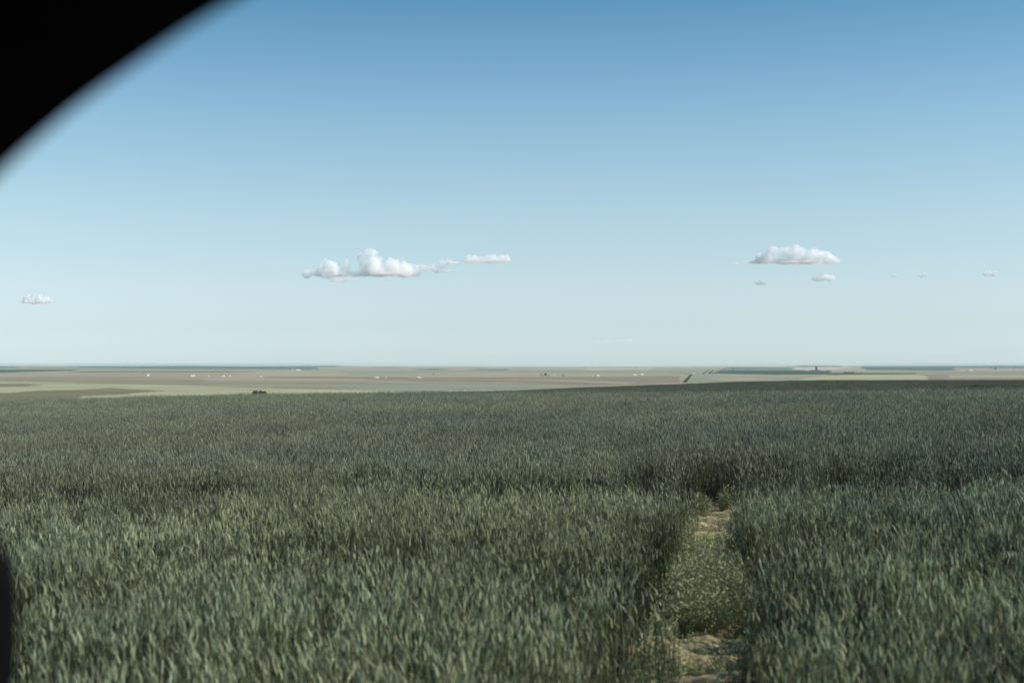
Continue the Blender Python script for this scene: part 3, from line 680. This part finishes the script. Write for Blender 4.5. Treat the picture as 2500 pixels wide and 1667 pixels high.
cloud('cumulus_cloud', 'largest puffy white cloud with a tall tower, left of centre', [
    (752, 669, 13, 11), (790, 668, 26, 9), (803, 660, 21, 22), (846, 655, 10, 17), (860, 668, 26, 8), (905, 640, 27, 27), (925, 650, 25, 20), (915, 662, 40, 13),
    (962, 653, 28, 22), (985, 660, 28, 17), (1000, 657, 16, 13), (1010, 664, 20, 10), (950, 669, 55, 4), (820, 672, 30, 3)], D, 0.011, 1)
cloud('cloud_shred', 'thin pale cloud shred below the left part of the large puffy cloud', [(820, 684, 22, 5), (845, 684, 25, 4), (865, 684, 15, 3)], D - 3000, 0.008, 2, 30, 40)
cloud('cloud_shred', 'tiny pale cloud shred below the right part of the large puffy cloud', [(953, 681, 9, 4), (940, 682, 10, 3)], D - 3000, 0.008, 3, 30, 40)
cloud('cloud_shred', 'faint flat cloud trailing right of the large puffy cloud', [(1030, 652, 16, 7), (1050, 656, 20, 6), (1070, 661, 18, 5), (1090, 663, 20, 3), (1075, 648, 22, 4), (1105, 643, 20, 4)], D, 0.008, 4, 30, 50)
cloud('cumulus_cloud', 'small white puff between the large cloud and the flat one', [(1085, 638, 12, 6), (1093, 640, 14, 4), (1110, 642, 12, 2)], D, 0.014, 5, 30, 40)
cloud('cumulus_cloud', 'flat white cloud in the centre, second from the large puffy one', [(1150, 632, 18, 9), (1175, 634, 20, 7), (1200, 632, 20, 9), (1225, 632, 18, 9), (1235, 628, 8, 8), (1190, 638, 55, 3)], D, 0.012, 6, 30, 50)
cloud('cumulus_cloud', 'wide white flat-bottomed cloud at the right, second largest', [
    (1860, 626, 12, 8), (1890, 622, 18, 18), (1880, 632, 30, 9), (1925, 624, 26, 19), (1945, 624, 28, 21), (1975, 627, 24, 17), (2005, 630, 24, 15), (2025, 636, 18, 10), (2038, 641, 9, 6), (1960, 640, 60, 4), (1850, 639, 30, 4), (1805, 640, 22, 2)], D, 0.011, 7)
cloud('cumulus_cloud', 'small pale cloud below the right end of the wide one', [(1996, 681, 14, 5), (2010, 677, 14, 8), (2026, 680, 13, 7)], D, 0.014, 8, 30, 45)
cloud('cumulus_cloud', 'faint puff below the left end of the wide right cloud', [(1851, 690, 9, 5), (1862, 693, 9, 4)], D, 0.010, 9, 30, 35)
cloud('cumulus_cloud', 'very faint tiny puff right of the wide cloud', [(2183, 672, 9, 4)], D, 0.012, 10, 30, 30)
cloud('cumulus_cloud', 'tiny white puff, middle one of the three at the right', [(2250, 673, 8, 4), (2258, 672, 7, 6)], D, 0.014, 11, 30, 30)
cloud('cumulus_cloud', 'small pale cloud nearest the right edge of the sky', [(2401, 665, 7, 4), (2412, 668, 12, 6), (2424, 669, 11, 6)], D, 0.013, 12, 30, 35)
cloud('cumulus_cloud', 'small white cloud alone at the left edge of the sky', [(69, 728, 9, 7), (86, 722, 6, 5), (98, 729, 15, 10), (112, 734, 12, 7), (80, 738, 25, 3)], D, 0.024, 13, 30, 40)
cloud('cloud_shred', 'very faint low streak of cloud above the centre horizon', [(1465, 835, 20, 4), (1500, 832, 25, 4), (1545, 831, 25, 4)], 60000, 0.0016, 14, 40, 60)

# ------------------------------------------------------------------ the car the picture is taken from
m_trim = mottled('black_trim', (0.003, 0.0032, 0.0033), (0.0045, 0.0048, 0.005), 40, 0.8, 0, 0.02)
m_paint = mat('dark_paint', (0.01, 0.011, 0.013), 0.35, 0.5)
m_mirror = mat('mirror_glass', (0.8, 0.8, 0.8), 0.03, 0.5); m_mirror.node_tree.nodes['Principled BSDF'].inputs['Metallic'].default_value = 1
car = link('car', None, loc=(0, 0, -1.42)); tag(car, 'black window frame and side mirror of the car, blurred at the left', 'car')
def at_depth(px, py, y):
    d = ray(px, py); return (d[0] / d[1] * y, d[2] / d[1] * y)
DW = 0.72
edge = [at_depth(*q, DW) for q in ((-1500, 2060), (-1180, 1640), (-800, 1205), (-350, 760), (0, 420), (95, 334), (191, 255), (346, 145), (537, 21), (785, -105), (1100, -190), (1500, -265), (2100, -330), (3000, -370), (3900, -340), (4250, -200), (4400, 300), (4450, 1560))]
# smooth loop inner edge, offset outwards to give the frame its width
def catmull(P, n=16):
    out = []
    for i in range(len(P) - 1):
        p0, p1, p2, p3 = P[max(i - 1, 0)], P[i], P[i + 1], P[min(i + 2, len(P) - 1)]
        for k in range(n):
            t = k / n
            out.append(tuple(0.5 * (2 * p1[j] + (p2[j] - p0[j]) * t + (2 * p0[j] - 5 * p1[j] + 4 * p2[j] - p3[j]) * t * t + (3 * p1[j] - p0[j] - 3 * p2[j] + p3[j]) * t ** 3) for j in (0, 1)))
    out.append(P[-1]); return out
E = catmull(edge)
V = []; F = []
sec = ((0.0, 0.0), (0.006, -0.03), (0.03, -0.045), (0.10, -0.045), (0.115, -0.01), (0.10, 0.02), (0.02, 0.022), (0.004, 0.014))   # (outwards, along y)
for i, (x, z) in enumerate(E):
    a = E[max(i - 1, 0)]; b = E[min(i + 1, len(E) - 1)]; tx_, tz_ = b[0] - a[0], b[1] - a[1]; l = math.hypot(tx_, tz_); nx, nz = -tz_ / l, tx_ / l
    for (o_, dy) in sec: V.append((x + nx * o_, DW + dy, z + nz * o_ + 1.42))
ns = len(sec)
for i in range(len(E) - 1):
    for k in range(ns): F.append((i * ns + k, (i + 1) * ns + k, (i + 1) * ns + (k + 1) % ns, i * ns + (k + 1) % ns))
F.append(tuple(range(ns))); F.append(tuple((len(E) - 1) * ns + k for k in range(ns - 1, -1, -1)))
link('window_frame', mesh_np('window_frame', V, F, [m_trim], smooth=True), car)
# roof panel, curved
V = []; F = []; nx_ = 16; ny_ = 12
for th in (0, 0.03):
    for i in range(nx_ + 1):
        for j in range(ny_ + 1):
            x = -0.42 + 1.5 * i / nx_; y = 0.75 - 1.75 * j / ny_
            V.append((x, y, 1.42 + 0.325 + 0.05 * math.sin(math.pi * j / ny_) - 0.12 * (max(0, 0.15 - x) / 0.5) ** 2 * 2 + th))
K = (nx_ + 1) * (ny_ + 1)
for i in range(nx_):
    for j in range(ny_):
        a = i * (ny_ + 1) + j; q = (a, a + 1, a + ny_ + 2, a + ny_ + 1); F.append(q); F.append(tuple(K + t for t in reversed(q)))
link('roof', mesh_np('roof', V, F, [m_trim], smooth=True), car)
MB().box(-1.0, 0.62, 0.68, 0.78, 0.45, 1.15).box(-1.0, 0.62, 0.66, 0.80, 1.15, 1.18).build('door', m_trim, car)
# mirror housing: rounded shell outside the door
def rbox(cx, cy, cz, sx, sy, sz, p=3.2, n=28, m=18):
    V = []; F = []
    for i in range(m + 1):
        th = math.pi * i / m
        for k in range(n):
            ph = 2 * math.pi * k / n; v = (math.sin(th) * math.cos(ph), math.sin(th) * math.sin(ph), math.cos(th))
            q = (abs(v[0]) ** p + abs(v[1]) ** p + abs(v[2]) ** p) ** (-1 / p); V.append((cx + v[0] * q * sx, cy + v[1] * q * sy, cz + v[2] * q * sz))
    for i in range(m):
        for k in range(n): F.append((i * n + k, i * n + (k + 1) % n, (i + 1) * n + (k + 1) % n, (i + 1) * n + k))
    return V, F
YM = 1.0
rx_, rz_ = at_depth(-24, 1292, YM)
V, F = rbox(rx_ - 0.05, YM, 1.42 + rz_ - 0.085, 0.05, 0.11, 0.085)
mh = link('side_mirror', mesh_np('side_mirror', V, F, [m_trim], smooth=True), car)
MB().box(rx_ - 0.08, rx_ - 0.03, 0.78, YM - 0.08, 1.42 + rz_ - 0.15, 1.42 + rz_ - 0.11).build('mirror_arm', m_trim, mh)

# ------------------------------------------------------------------ haze over the plain
HZ = 2.6e-5
m_haze = bpy.data.materials.new('haze'); m_haze.use_nodes = True; nt = m_haze.node_tree; nt.nodes.remove(nt.nodes['Principled BSDF'])
pv = nt.nodes.new('ShaderNodeVolumePrincipled'); pv.inputs['Color'].default_value = (0.80, 0.90, 0.92, 1); pv.inputs['Density'].default_value = HZ
nt.links.new(pv.outputs[0], nt.nodes['Material Output'].inputs['Volume'])
hb = MB().box(-82000, 82000, -82000, 82000, float(GZ.min()) - 1.0, 1.5).build('haze', m_haze); tag(hb, kind='stuff')
